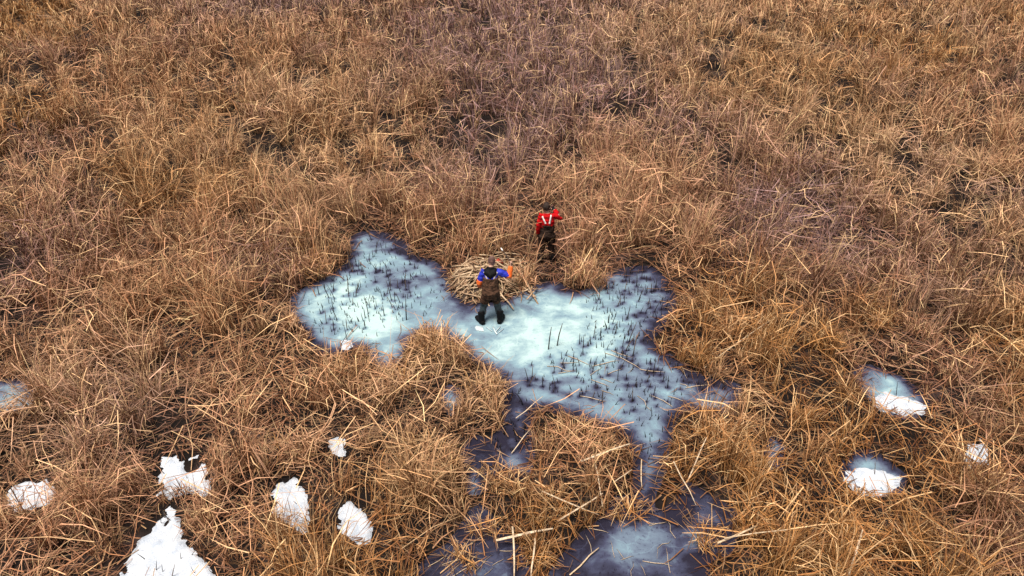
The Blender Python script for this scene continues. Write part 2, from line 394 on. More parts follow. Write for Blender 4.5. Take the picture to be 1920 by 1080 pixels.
def colour_field(x, y):
    """what colour the dead reeds of a place have: gold, straw, mauve-grey"""
    n = len(x)
    gold = np.array((0.42, 0.212, 0.066)); tan = np.array((0.55, 0.315, 0.190)); mauve = np.array((0.29, 0.19, 0.215)); straw = np.array((0.72, 0.50, 0.27)); rust = np.array((0.17, 0.058, 0.018))
    a = fbm(x*0.16, y*0.16, 201, 4); b = fbm(x*0.30, y*0.22, 205, 4)
    wm = sstep(0.56, 0.74, b)*0.42; wg = sstep(0.44, 0.68, a)*.85
    for px, py, rad, amp in [(560,12,4,.9),(960,40,5,.8),(960,250,2.3,.95),(1150,200,3,.5),(1290,270,2,.5),(1480,420,1.6,.9),(1420,480,1.6,.4),(470,520,1.2,.4),(110,500,1.6,.5),(250,800,1.2,.4),(900,120,4,.6),(930,330,1.3,.7),(1000,170,3,.5),(880,60,4,.6),(960,270,1.6,.4),(1000,110,3,.4)]:
        q = at(px, py); wm = wm+amp*np.exp(-(((x-q[0])/rad)**2+((y-q[1])/(rad*1.3))**2))
    for px, py, rad, amp in [(1750,1000,3,.8),(1600,800,2.5,.7),(480,560,2.5,.6),(1700,600,3,.6),(780,640,1.5,.7),(740,20,6,.7),(120,90,6,.5),(830,900,1.5,.7),(1500,100,6,.5),(200,330,4,.3),(1300,800,1,.6)]:
        q = at(px, py); wg = wg+amp*np.exp(-(((x-q[0])/rad)**2+((y-q[1])/(rad*1.3))**2))
    ws = sstep(0.52, 0.70, fbm(x*0.35, y*0.28, 221, 4))*0.55
    for px, py, rad, amp in [(1700,330,3,.6),(1250,60,6,.6),(1500,220,4,.4),(950,330,2,.4),(480,300,3,.35),(650,200,4,.35),(1850,480,2,.4),(620,430,1.2,.4)]:
        q = at(px, py); ws = ws+amp*np.exp(-(((x-q[0])/rad)**2+((y-q[1])/(rad*1.2))**2))
    ws = np.clip(ws, 0, 0.75)[:, None]; pale = np.array((0.62, 0.42, 0.27))
    wm = np.clip(wm, 0, 0.85)[:, None]; wg = np.clip(wg, 0, 0.9)[:, None]
    c = tan*(1-wg)+gold*wg; c = c*(1-ws)+pale*ws; c = c*(1-wm)+mauve*wm
    u = R.random(n)
    c = np.where((u < 0.26)[:, None], c*0.25+straw*0.75, c)
    c = np.where((u > 0.70)[:, None], c*0.40+rust*0.60, c)
    c = c*(0.42+0.95*R.random(n)**1.2)[:, None]
    return np.clip(c*np.array((1.0, 0.945, 0.90)), 0.008, 0.8)

def ribbon(P, W, side):
    """P (n,k,3) spine points, W (n,k) half widths, side (n,3) -> V, quads"""
    n, k = P.shape[:2]
    A = P-side[:, None]*W[..., None]; B = P+side[:, None]*W[..., None]
    V = np.stack([A, B], 2).reshape(-1, 3)
    b = (np.arange(n)*2*k)[:, None]
    F = np.concatenate([np.stack([b+2*i, b+2*i+1, b+2*i+3, b+2*i+2], -1).reshape(-1, 4) for i in range(k-1)])
    return V, F

def standing(x, y, z0, az, hgt, wid, r, flop=1.0):
    """cattail leaves that rise, kink and flop over"""
    n = len(x)
    t0 = np.clip(np.abs(r.normal(0.16, 0.17, n)), 0.02, 0.75)
    L1 = hgt*(0.50+0.50*r.random(n))
    az1 = az+r.normal(0, 0.5, n)
    d0 = dirv(az, t0); p0 = np.stack([x, y, z0], -1)
    p1 = p0+d0*(L1*0.55)[:, None]
    d1 = dirv(az1, t0+0.08+0.30*r.random(n)); p2 = p1+d1*(L1*0.5)[:, None]
    droop = r.random(n) < 0.45
    t2 = np.where(droop, r.normal(2.15, 0.35, n), r.normal(1.35*flop, 0.45, n)); t2 = np.clip(t2, 0.25, 2.9)
    L2 = np.where(droop, 0.18+0.34*r.random(n), 0.22+0.60*r.random(n)**1.3)*np.clip(hgt, 0.5, 1.1)
    d2 = dirv(az1+r.normal(0, 0.8, n), t2); p3 = p2+d2*L2[:, None]
    p3[:, 2] = np.maximum(p3[:, 2], 0.04+0.05*r.random(n))
    P = np.stack([p0, p1, p2, p3], 1)
    W = wid[:, None]*np.array((0.9, 1.0, 0.85, 0.2))[None]
    phi = r.random(n)*math.pi*2
    side = np.stack([np.cos(phi), np.sin(phi), 0.5*(r.random(n)-0.5)], -1)
    return P, W, side

def arching(x, y, z0, az, hgt, wid, r):
    """leaves that rise from a tuft, arch outwards and hang; about a third are snapped"""
    n = len(x); L = hgt*r.uniform(0.75, 1.55, n)
    t = np.clip(np.abs(r.normal(0.10, 0.16, n)), 0.01, 0.6); a = az.copy()
    bend = np.where(r.random(n) < 0.30, r.uniform(0.1, 0.6, n), r.uniform(0.8, 2.3, n)); swirl = r.normal(0, 0.35, n)
    snap = r.random(n) < 0.35; ks = r.uniform(0.35, 0.8, n); ka = r.uniform(0.6, 1.9, n)
    p = np.stack([x, y, z0], -1); P = [p]; seg = (0.30, 0.25, 0.22, 0.23); acc = 0
    for k, f in enumerate(seg):
        u = acc+f/2; tt = t+bend*u**2*(1-0.5*snap)+np.where(snap & (u > ks), ka, 0)
        p = p+dirv(a+swirl*u*2, np.minimum(tt, 2.9))*(L*f)[:, None]; acc += f
        p[:, 2] = np.maximum(p[:, 2], 0.03+0.04*r.random(n)); P.append(p)
    W = wid[:, None]*np.array((0.85, 1.0, 0.9, 0.65, 0.12))[None]; phi = az+math.pi/2+r.normal(0, 0.7, n)
    side = np.stack([np.sin(phi), np.cos(phi), 0.35*r.normal(0, 1, n)], -1); side /= np.linalg.norm(side, axis=1)[:, None]
    return np.stack(P, 1), W, side

def lying(x, y, zc, L, wid, r, spread=0.35, az=None):
    n = len(x); az = r.random(n)*6.283 if az is None else az
    el = r.normal(0, spread, n); d = dirv(az, math.pi/2-el)
    p = np.stack([x, y, zc], -1); h = (L/2)[:, None]
    sag = np.zeros((n, 3)); sag[:, 2] = L*0.06*r.normal(0.3, 1, n); sag[:, :2] += (L*0.06)[:, None]*r.normal(0, 1, (n, 2))
    P = np.stack([p-d*h, p+sag, p+d*h], 1); P[..., 2] = np.maximum(P[..., 2], 0.03)
    W = wid[:, None]*np.array((0.9, 1.0, 0.25))[None]
    q = dirv(az+math.pi/2, np.full(n, math.pi/2)); side = q+np.array((0, 0, 1.0))*(r.normal(0, 0.6, n))[:, None]
    side /= np.linalg.norm(side, axis=1)[:, None]
    return P, W, side

def canopy(x, y):
    """height of the reed bed"""
    h = 0.55+0.80*fbm(x*0.35, y*0.35, 301, 4)+1.5*(fbm(x*0.95, y*0.95, 307, 3)-0.5)
    h = h+0.30*np.exp(-((y-17.8)/1.7)**2-(x/7.0)**4)      # taller stand behind the pond
    return np.clip(h, 0.22, 1.5)

CLEAR = []     # (x, y, radius) spots kept free of the loose mass: people, lodge, single clumps
def thin(x, y, r, P=None):
    w = sample(D_WATER, x, y); s = sample(D_SNOW, x, y); m = sample(D_MUD, x, y)
    keep = (w > -0.02) & (s > -0.05*r.random(len(x))) & ((m > 0) | (r.random(len(x)) < 0.14)) & ((sample(D_SPARSE, x, y) > 0) | (r.random(len(x)) < 0.6))
    for cx, cy, rad in CLEAR: keep &= (x-cx)**2+(y-cy)**2 > rad*rad
    if P is not None:
        for k in range(1, P.shape[1]):
            ww = np.minimum(sample(D_WATER, P[:, k, 0], P[:, k, 1]), sample(D_SNOW, P[:, k, 0], P[:, k, 1])*0.9)
            keep &= ~((ww < -0.20*r.random(len(x))-0.04) & (r.random(len(x)) < 0.88))
    return keep

LODGE = at(912, 530); PO = at(921, 604); PR = at(1024, 495)
CLEAR += [(LODGE[0], LODGE[1], 0.95), (PO[0], PO[1], 0.6), (PR[0], PR[1], 0.5), (PR[0], PR[1]-.45, 0.42), (PR[0], PR[1]-.8, .35)]
CLUMPS = [  # px, py of the base, radius, height, leaves, label
 (1098, 535, .42, .85, 300, 'fountain shaped reed clump right of the person in red, at the pond shore'),
 (980, 534, .20, .50, 100, 'small upright reed tuft between straw lodge and person in red'),
 (815, 672, .52, .85, 420, 'tall golden reed clump on the peninsula left of the person in orange'),
 (738, 745, .45, .65, 280, 'reed clump in the middle of the left peninsula, left of the tall golden one'),
 (645, 715, .38, .50, 190, 'low reed clump at the left end of the peninsula'),
 (902, 750, .34, .70, 220, 'reed clump overhanging the left bank of the dark channel'),
 (1075, 840, .46, .52, 230, 'wide reed tussock between the two dark channels'),
 (1140, 852, .24, .32, 80, 'ragged low tussock with scattered straw left of the narrow channel'),
 (1340, 838, .46, .62, 300, 'domed golden tussock right of the narrow channel'),
 (1030, 958, .42, .34, 130, 'flattened tussock just above the bottom ice pool'),
 (1005, 1055, .18, .30, 60, 'small golden tuft between the two bottom ice pools'),
 (800, 888, .50, .70, 330, 'large golden clump left of the small slate ice pool'),
 (905, 1000, .20, .30, 70, 'small tuft on the left bank of the bottom left dark pool'),
 (935, 905, .26, .36, 90, 'low tuft below the dark left channel'),
 (1180, 965, .20, .28, 70, 'small tuft at the top of the bottom ice pool'),
 (1322, 1010, .26, .34, 90, 'tuft jutting into the right side of the bottom ice pool'),
 (870, 1060, .22, .30, 70, 'lowest small tuft beside the bottom left dark pool'),
 (1400, 640, .60, .85, 420, 'tall brown clump on the right shore of the pond'),
 (585, 520, .55, .80, 380, 'reed clump leaning over the upper left shore of the pond'),
 (1450, 1000, .60, .60, 380, 'sprawling pale clump at lower right beside the bottom pool'),
 (545, 868, .45, .60, 280, 'reed clump left of the lone small snow patch'),
]
CLP = [(at(c[0], c[1]), c) for c in CLUMPS]
for p, c in CLP: CLEAR.append((p[0], p[1], c[2]*0.75))

def build_marsh():
    r = R
    VV, FF, CC = [], [], []; off = 0
    def push(P, W, side, col):
        nonlocal off
        V, F = ribbon(P, W, side); VV.append(V); FF.append(F+off); off += len(V)
        CC.append(np.repeat(col, P.shape[1]*2, 0))
    bands = [(5.0, 12.5, 4.3, 62, 1.0), (12.5, 22.0, 4.0, 60, 1.08), (22.0, 34.0, 2.9, 42, 1.4), (34.0, 52.0, 2.5, 36, 1.75), (52.0, 95.0, 0.8, 14, 4.0)]
    for y0, y1, dens, per, ws in bands:
        hw1 = 0.74*math.hypot(y1, CAM_H)+3
        area = (y1-y0)*2*hw1; n = int(area*dens)
        cx = (r.random(n)*2-1)*hw1; cy = y0+(y1-y0)*r.random(n)
        k = np.abs(cx) < 0.74*np.hypot(cy, CAM_H)+3
        k &= r.random(n) < (0.30 if y1 < 23 else 0.72)+0.95*sstep(0.35, 0.55, fbm(cx*1.0, cy*1.0, 401, 3))
        cx, cy = cx[k], cy[k]; n = len(cx)
        ch = canopy(cx, cy)*r.uniform(0.8, 1.2, n); lean = fbm(cx*0.25, cy*0.25, 411, 3)*18.0; caz = lean+r.normal(0, 0.9, n)
        m = np.maximum(6, (per*r.uniform(0.4, 1.6, n)).astype(int)); I = np.repeat(np.arange(n), m); N = len(I)
        rad = 0.15*np.sqrt(r.random(N))*r.uniform(0.6, 1.6, n)[I]; th = r.random(N)*6.283
        x = cx[I]+rad*np.cos(th); y = cy[I]+rad*np.sin(th)
        out = np.arctan2(np.cos(th), np.sin(th))
        az = np.where(r.random(N) < 0.55, out+r.normal(0, 0.5, N), caz[I]+r.normal(0, 0.7, N))
        near = sstep(0, 0.6, sample(D_SNOW, x, y))*0.68+0.32
        hg = ch[I]*r.uniform(0.55, 1.15, N)*near*np.where(sample(D_SPARSE, x, y) < 0, .7, 1)*(0.55+0.45*sstep(0, 0.9, sample(D_WATER, x, y)))
        wid = 0.0058*ws*(0.5+1.3*r.random(N)**1.6)
        P, W, s = (arching if y1 < 35 else standing)(x, y, np.full(N, 0.02), az, hg, wid, r)
        kp = thin(x, y, r, P); P, W, s = P[kp], W[kp], s[kp]
        push(P, W, s, colour_field(x[kp], y[kp])*r.uniform(0.8, 1.2, n)[I][kp][:, None])
        # straws fallen criss-cross through the bed
        N = int(area*{5.0: 24, 12.5: 20, 22.0: 13, 34.0: 8, 52.0: 1}[y0])
        x = (r.random(N)*2-1)*hw1; y = y0+(y1-y0)*r.random(N)
        zc = canopy(x, y)*r.uniform(0.45, 1.05, N)*(0.5+0.5*sstep(0, 0.6, sample(D_SNOW, x, y)))*(0.4+0.6*sstep(0, 0.6, sample(D_WATER, x, y)))
        P, W, s = lying(x, y, zc, r.uniform(0.3, 1.05, N), 0.0060*ws*r.uniform(0.6, 1.5, N), r)
        kp = thin(x, y, r, P) & (np.abs(x) < 0.74*np.hypot(y, CAM_H)+3)
        push(P[kp], W[kp], s[kp], colour_field(x[kp], y[kp])*1.12)
    V = np.concatenate(VV); F = np.concatenate(FF); C = np.concatenate(CC)
    me = mesh_np('dead_reed_bed', V, [F], M_LEAF, {'col': C})
    tag(link('dead_reed_bed', me), 'bed of dead golden brown cattail leaves covering the whole marsh', 'reeds', None, 'stuff')
    
build_marsh()

def ground_litter():
    r = np.random.default_rng(21); N = 46000
    x = r.uniform(-11, 11, N); y = r.uniform(6.5, 20, N)
    P, W, s = lying(x, y, 0.06+0.05*r.random(N), r.uniform(0.12, 0.6, N), 0.007*r.uniform(0.6, 1.5, N), r, 0.10)
    w = sample(D_WATER, x, y); sn = sample(D_SNOW, x, y)
    P[..., 2] += np.where(w < 0, -0.045, 0)[:, None]; P[..., 2] = np.maximum(P[..., 2], 0.012)
    k = ((w > -0.02) | ((w > -0.45) & (r.random(N) < 0.30*np.exp(w/0.16)))) & (sn > 0.05)
    V, F = ribbon(P[k], W[k], s[k]); C = np.repeat(colour_field(x[k], y[k])*np.array((.5, .44, .42)), 6, 0)
    me = mesh_np('straw_litter', V, [F], M_LEAF, {'col': C})
    tag(link('straw_litter', me), 'loose straw lying on the mud between the reeds', 'straw', None, 'stuff')
ground_litter()

# single clumps: a mass of leaves plus the outer leaves one can follow one by one
LEAFV = []
for i in range(10):
    r = np.random.default_rng(500+i)
    P, W, s = standing(np.zeros(1), np.zeros(1), np.zeros(1), np.zeros(1), np.array([0.85+0.25*r.random()]), np.array([0.0078]), r, 0.9+0.25*r.random())
    s[0] = (1, 0, 0.15); V, F = ribbon(P, W, s)
    LEAFV.append(mesh_np('leaf', V, [F], M_CLUMP))
for p, c in CLP:
    px, py, rad, hgt, n, lab = c; r = np.random.default_rng(int(px*7+py))
    root = empty('reed_clump', (p[0], p[1], 0.0)); tag(root, lab, 'reeds', 'reed clumps round the pond and channels')
    m0 = max(3, int(rad*rad*16)); n = int(n*.62); ta = r.random(m0)*6.283; qa = np.sqrt(r.random(m0))*.85; I = r.integers(0, m0, n); hs = r.uniform(.65, 1.2, m0)[I]
    th = r.random(n)*6.283; rs = .17*np.sqrt(r.random(n)); x = rad*(qa*np.cos(ta))[I]+rs*np.cos(th); y = rad*(qa*np.sin(ta))[I]+rs*np.sin(th); q = np.hypot(x, y)/rad
    az = np.arctan2(np.cos(th), np.sin(th))+r.normal(0, 0.6, n)
    P, W, s = standing(x, y, np.full(n, 0.02), az, hs*hgt*r.uniform(0.6, 1.15, n)*(1.05-0.3*np.minimum(q, 1.2)), 0.0068*r.uniform(0.6, 1.5, n), r, 1.05)
    V, F = ribbon(P, W, s); C = np.repeat(colour_field(x+p[0], y+p[1])*1.05, 8, 0)
    m2 = n//5; th2 = r.random(m2)*6.283; q2 = np.sqrt(r.random(m2))
    P2, W2, s2 = lying(rad*q2*np.cos(th2), rad*q2*np.sin(th2), hgt*(1.0-0.5*q2)*r.uniform(0.5, 1.0, m2), r.uniform(0.35, 0.9, m2), 0.0068*r.uniform(0.6, 1.5, m2), r, 0.4)
    V2, F2 = ribbon(P2, W2, s2); C2 = np.repeat(colour_field(P2[:, 0, 0]+p[0], P2[:, 0, 1]+p[1])*1.15, 6, 0)
    o = link('leaf_mass', mesh_np('leaf_mass', np.concatenate([V, V2]), [np.concatenate([F, F2+len(V)])], M_LEAF, {'col': np.concatenate([C, C2])}), root); o['kind'] = 'stuff'
    for i in range(34):
        a = r.random()*6.283; rr = rad*math.sqrt(r.random())*0.95
        lf = link('leaf', LEAFV[int(r.integers(10))], root); lf.location = (rr*math.cos(a), rr*math.sin(a), 0.02)
        lf.rotation_euler = (0, 0, a-math.pi/2+r.normal(0, 0.6)); k = hgt*r.uniform(0.8, 1.15); lf.scale = (k**0.5, k, k)

# ------------------------------------------------------------------ tubes: stalks, stubs
def tube_geo(pts, rad, seg=6, cap=True, right=(1, 0, 0), rv=None):
    pts = np.asarray(pts, float); n = len(pts); ru = np.broadcast_to(np.asarray(rad, float), (n,)); rv = ru if rv is None else np.broadcast_to(np.asarray(rv, float), (n,))
    T = np.gradient(pts, axis=0); T /= np.linalg.norm(T, axis=1)[:, None]+1e-12
    V = []; Rr = np.asarray(right, float)
    for i in range(n):
        u = Rr-np.dot(Rr, T[i])*T[i]
        if np.linalg.norm(u) < 0.2: u = np.array((0.0, 1, 0.3)); u = u-np.dot(u, T[i])*T[i]
        u /= np.linalg.norm(u); v = np.cross(T[i], u)
        a = np.arange(seg)*2*math.pi/seg
        V.append(pts[i]+np.cos(a)[:, None]*u*ru[i]+np.sin(a)[:, None]*v*rv[i])
    V = np.concatenate(V); Q = []
    for i in range(n-1):
        for j in range(seg):
            Q.append((i*seg+j, i*seg+(j+1) % seg, (i+1)*seg+(j+1) % seg, (i+1)*seg+j))
    Tt = []
    if cap:
        V = np.concatenate([V, pts[:1], pts[-1:]]); a, b = len(V)-2, len(V)-1
        for j in range(seg):
            Tt.append((a, (j+1) % seg, j)); Tt.append((b, (n-1)*seg+j, (n-1)*seg+(j+1) % seg))
    return V, Q, Tt
def tube_mesh(name, pts, rad, mat, seg=6, **k):
    V, Q, T = tube_geo(pts, rad, seg, **k); return mesh_np(name, V, [Q, T] if len(T) else [Q], mat, None, True)

# dark stubs in the ice
STUBV = []
for i in range(12):
    r = np.random.default_rng(700+i); h = [0.14, 0.18, 0.22, 0.25, 0.28, 0.31, 0.34, 0.37, 0.41, 0.46, 0.10, 0.08][i]
    b = r.normal(0, 0.004, 2); t = r.normal(0, 0.05, 2)*h/0.4
    pts = [(0, 0, -0.05), (b[0]+t[0]*.3, b[1]+t[1]*.3, h*.35), (b[0]+t[0]*.72, b[1]+t[1]*.72, h*.75), (t[0], t[1], h)]
    STUBV.append(tube_mesh('reed_stub', pts, [0.010, 0.009, 0.007, 0.003], M_DARK, 5))
def stubs(lst, label, group, seed, tall=0.5):
    r = np.random.default_rng(seed)
    for p in lst:
        i = int(r.integers(10)) if r.random() < tall else int(r.choice([0, 1, 10, 11, 2]))
        o = link('reed_stub', STUBV[i]); o.location = (p[0], p[1], 0.0); o.rotation_euler.z = r.random()*6.283
        s = r.uniform(0.8, 1.2); o.scale = (s, s, s*r.uniform(0.75, 1.05)); tag(o, label, 'reed stub', group)
stubs(ST_L, 'dark cattail stub frozen upright in the ice left of the person in orange', 'stubs in the left half of the pond', 31, 0.75)
stubs(ST_L2, 'dark cattail stub at the far upper left shore of the pond', 'stubs at the upper left shore', 32, 0.3)
stubs(ST_R, 'dark cattail stub in the upper right bay of the pond', 'stubs in the right bay of the pond', 33, 0.5)
stubs(ST_R2, 'dark cattail stub in the lower right half of the pond ice', 'stubs in the lower half of the pond', 34, 0.5)
stubs(ST_C, 'dark cattail stub in the dark channel below the pond', 'stubs in the channel', 35, 0.4)
r = np.random.default_rng(36)
for lb, P in SNOW_P.items():
    lo, hi = P.min(0), P.max(0); k = 0
    for _ in range(200):
        p = lo+(hi-lo)*r.random(2)
        if k < max(2, int(5*(hi-lo).prod())) and sdf_poly(p[:1], p[1:], P)[0] < -0.02:
            k += 1; o = link('reed_stub', STUBV[int(r.integers(8))]); o.location = (p[0], p[1], 0.03); o.rotation_euler = (r.normal(0, .25), r.normal(0, .25), r.random()*6.28)
            s = r.uniform(.7, 1.1); o.scale = (s*.8, s*.8, s); tag(o, 'dark thin stem poking out of the '+' '.join(lb.split()[:9]), 'reed stub', 'stems in '+lb)
for px, py, dx, lab in [(1028, 655, 0.05, 'left one of two tall dark stalks standing in the bright ice'), (1044, 648, 0.10, 'right one of two tall dark stalks standing in the bright ice'),
                        (762, 600, 0.03, 'tall dark stalk rising at the tip of the left reed peninsula')]:
    q = at(px, py); o = link('reed_stub', tube_mesh('reed_stub', [(0, 0, -0.05), (dx*.4, 0, .3), (dx, .02, .58)], [.014, .012, .006], M_DARK, 6)); o.location = q
    tag(o, lab, 'reed stub')

def stubble():
    r = np.random.default_rng(39); VV = []; QQ = []; TT = []; off = 0
    pts = scatter_px([(575,560),(650,480),(700,440),(780,500),(830,540),(800,590),(690,640),(590,625)], 230, 71)+scatter_px([(1100,560),(1180,505),(1262,540),(1225,640),(1380,730),(1250,770),(1200,800),(1080,750),(985,720),(1100,620)], 320, 72)+scatter_px([(940,720),(1000,740),(1000,850),(920,850)], 30, 73)+scatter_px([(1195,790),(1260,770),(1240,880),(1200,900)], 26, 74)
    for p in pts:
        h = r.uniform(.04, .17); t = r.normal(0, .03, 2)
        V, Q, T = tube_geo([(p[0], p[1], -.03), (p[0]+t[0]*.5, p[1]+t[1]*.5, h*.5), (p[0]+t[0], p[1]+t[1], h)], [.008, .007, .003], 4)
        VV.append(V); QQ += [tuple(i+off for i in q) for q in Q]; TT += [tuple(i+off for i in q) for q in T]; off += len(V)
    tag(link('stubble', mesh_np('stubble', np.concatenate(VV), [QQ, TT], M_DARK)), 'fine short dark stubble poking through the pond ice', 'stubble', None, 'stuff')
    return pts
stubble()

# long pale stalks one can pick out
def stalk(px0, py0, z0, px1, py1, z1, rad, label, mat=None, name='fallen_stalk', flat=0.45):
    rad *= .8 if name == 'fallen_stalk' else 1
    a, b = at(px0, py0, z0), at(px1, py1, z1); m = (a+b)/2; L = np.linalg.norm(b-a); r = np.random.default_rng(int(px0*3+py1))
    d = (b-a)/L; pts = [(-L/2, 0, 0), (-L*.15, L*r.normal(0, .012), L*r.normal(0, .012)), (L*.2, L*r.normal(0, .012), L*.01), (L/2, 0, 0)]
    o = link(name, tube_mesh(name, pts, [rad, rad*1.05, rad*.95, rad*.6], mat or M_PALE, 7, right=(0, 1, 0), rv=[rad*flat]*4))
    o.location = m; o.rotation_mode = 'QUATERNION'; o.rotation_quaternion = Vector(d).to_track_quat('X', 'Z')
    return tag(o, label, 'stalk', 'pale fallen stalks in the foreground')
for a in [(1089,865,.35,1181,832,.45,.026,'thick bleached stalk lying across the ragged tussock between the channels'),
 (930,1013,.22,1037,991,.30,.030,'thickest bleached stalk, lying level at the bottom left of the tuft'),
 (961,987,.30,964,1085,.10,.019,'left of two upright pale stalks at the bottom edge'),
 (1004,1008,.28,995,1090,.08,.018,'right of two upright pale stalks at the bottom edge'),
 (1017,921,.40,1122,965,.22,.017,'pale stalk slanting down right over the flattened tussock'),
 (1045,977,.22,1130,925,.36,.020,'pale stalk slanting up right over the flattened tussock'),
 (1068,1078,.03,1123,1027,.06,.015,'pale stalk frozen slanting into the left edge of bottom pool'),
 (1288,905,.15,1325,820,.55,.015,'long pale stalk leaning up from the bottom pool to the domed tussock'),
 (1263,865,.42,1305,947,.08,.013,'thin pale stalk leaning down to the bottom pool tip'),
 (1203,861,.22,1204,917,.02,.013,'short upright pale stalk standing at the end of the narrow channel'),
 (1345,1018,.30,1420,985,.40,.022,'pale stalk pointing right at the right bank of the bottom pool'),
 (1358,1009,.38,1522,987,.50,.014,'very long thin stalk across the sprawling lower right clump'),
 (1589,1085,.20,1618,993,.55,.024,'thick bleached stalk standing steeply at the bottom right'),
 (959,850,.05,993,806,.20,.011,'thin whitish stalk slanting over the dark left channel'),
 (967,784,.10,1018,743,.28,.011,'thin whitish stalk over the mouth of the dark left channel'),
 (1185,880,.20,1150,905,.30,.012,'short pale stalk beside the end of the narrow channel'),
 (1130,950,.18,1116,868,.42,.012,'thin upright stalk in the ragged tussock'),
 (1320,690,.05,1445,600,.60,.014,'long pale stalk leaning out of the right shore clump')]:
    stalk(*a)
# straws lying on the pond
r = np.random.default_rng(77)
STRAWV = []
for i in range(8):
    L = 1.0; b = r.normal(0, .03, 2)
    STRAWV.append(tube_mesh('straw', [(-.5, 0, 0), (-.1, b[0], .006), (.2, b[1], .004), (.5, 0, 0)], [.010, .011, .009, .004], M_PALE, 5))
for p in scatter_px([(1040,690),(1130,650),(1240,670),(1330,725),(1230,770),(1120,760)], 24, 41, .1):
    o = link('straw', STRAWV[int(r.integers(8))]); o.location = (p[0], p[1], 0.016); s = r.uniform(.2, .62)
    o.rotation_euler.z = r.normal(-0.5, 0.8); o.scale = (s, s, 0.9); tag(o, 'thin whitish straw lying flat on the lower right pond ice', 'straw', 'straws lying on the pond')
for p in scatter_px([(1090,1010),(1180,960),(1290,1000),(1290,1075),(1080,1075)], 15, 42, .12)+scatter_px([(850,1020),(930,1000),(980,1070),(800,1075)], 11, 43, .12):
    o = link('straw', STRAWV[int(r.integers(8))]); o.location = (p[0], p[1], 0.016); s = r.uniform(.2, .5)
    o.rotation_euler.z = r.normal(0.6, 0.9); o.scale = (s, s, 0.9); tag(o, 'thin straw lying on the dark ice at the bottom of the picture', 'straw', 'straws on the bottom pools')
for px0, py0, px1, py1, rd, lab in [(924,613,932,627,.022,'thick white splinter, stem of the V on the ice below the boots'), (929,622,938,612,.011,'thin right arm of the V of white splinters'),
                                    (912,613,923,621,.010,'thin left splinter beside the V on the ice'), (934,624,944,616,.008,'outermost right splinter of the V on the ice')]:
    stalk(px0, py0, .02, px1, py1, .02, rd, lab, M_ICEW, 'white_splinter')
# thin plate of broken ice by the left boot
def ice_plate():
    q = at(900, 617); r = np.random.default_rng(5); n = 9
    a = np.sort(r.random(n)*6.283); rr = r.uniform(.7, 1.0, n)
    ring = np.stack([np.cos(a)*rr*.10, np.sin(a)*rr*.17, np.zeros(n)], -1)
    V = np.concatenate([ring, ring*np.array((.85, .85, 1))+np.array((0, 0, .02)), [[0, 0, .024]]]); Q = [(i, (i+1) % n, n+(i+1) % n, n+i) for i in range(n)]
    T = [(n+i, n+(i+1) % n, 2*n) for i in range(n)]
    o = link('ice_plate', mesh_np('ice_plate', V, [Q, T], M_ICEW)); o.location = (q[0], q[1], .008); o.rotation_euler = (0, 0, .5)
    tag(o, 'pale broken plate of ice beside the left boot of the person in orange', 'ice')
ice_plate()

# ------------------------------------------------------------------ straw lodge
def lodge():
    root = empty('straw_lodge', (LODGE[0], LODGE[1], 0.0)); tag(root, 'heap of pale cut straw piled into a low dome before the person in orange', 'lodge')
    r = np.random.default_rng(88); Rr, H = 0.86, 0.38
    na, nr = 40, 12; V = []
    for i in range(nr+1):
        for j in range(na):
            a = j*2*math.pi/na; q = i/nr; rad = Rr*q*(1+.12*math.sin(3*a+1)+.06*math.sin(5*a))
            V.append((rad*math.cos(a), rad*math.sin(a), H*(1-q**1.8)*(1+.15*r.normal())-0.03))
    Q = [(i*na+j, i*na+(j+1) % na, (i+1)*na+(j+1) % na, (i+1)*na+j) for i in range(nr) for j in range(na)]
    mud = cloth_mat('lodge_core', [(0.3, (0.015, 0.01, 0.008)), (0.7, (0.07, 0.045, 0.03))], 8, 0.9, 0.8, 25, 0.03)
    link('mound', mesh_np('mound', V, [Q], mud, None, True), root)
    n = 600; th = r.random(n)*6.283; q = np.sqrt(r.random(n)); x = Rr*q*np.cos(th); y = Rr*q*np.sin(th); z = H*(1-q**1.8)+.02*r.random(n)
    P, W, s = lying(x, y, z, r.uniform(.15, .5, n), .006*r.uniform(.6, 1.5, n), r, .3)
    V, F = ribbon(P, W, s); C = np.repeat(np.array((.46, .33, .19))*r.uniform(.5, 1.3, n)[:, None]*np.array((1, 1, 1)), 6, 0)
    o = link('loose_straw', mesh_np('loose_straw', V, [F], M_LEAF, {'col': C}), root); o['kind'] = 'stuff'
    VV = []
    for i in range(8):
        b = r.normal(0, .04, 2); w = r.uniform(.009, .023)
        VV.append(tube_mesh('stalk', [(-.5, 0, 0), (-.15, b[0], .01), (.2, b[1], .01), (.5, 0, 0)], [w, w*1.1, w, w*.6], M_STRAW, 5, right=(0, 1, 0), rv=[w*.5]*4))
    for i in range(290):
        a = r.random()*6.283; q = math.sqrt(r.random())*1.02; rad = Rr*q
        z = max(.03, H*(1-q**1.8)+.03+.07*r.random()); slope = -H*1.8*q**.8/Rr
        o = link('stalk', VV[int(r.integers(8))], root); o.location = (rad*math.cos(a), rad*math.sin(a), z)
        if i > 225: a = r.normal(.35, .7); q = r.uniform(.9, 1.5); o.location = (Rr*q*math.cos(a), Rr*q*math.sin(a), .07+.12*r.random()); q = 1.0; slope = -.15
        rot = r.random()*6.283 if r.random() < .55 else a+r.normal(0, .6)
        cs = math.cos(rot-a); el = math.atan(slope*cs)*.8+r.normal(0, .16)
        d = Vector((math.cos(rot)*math.cos(el), math.sin(rot)*math.cos(el), math.sin(el)))
        o.rotation_mode = 'QUATERNION'; o.rotation_quaternion = d.to_track_quat('X', 'Z'); L = r.uniform(.28, .85); o.scale = (L, 1, 1)
lodge()

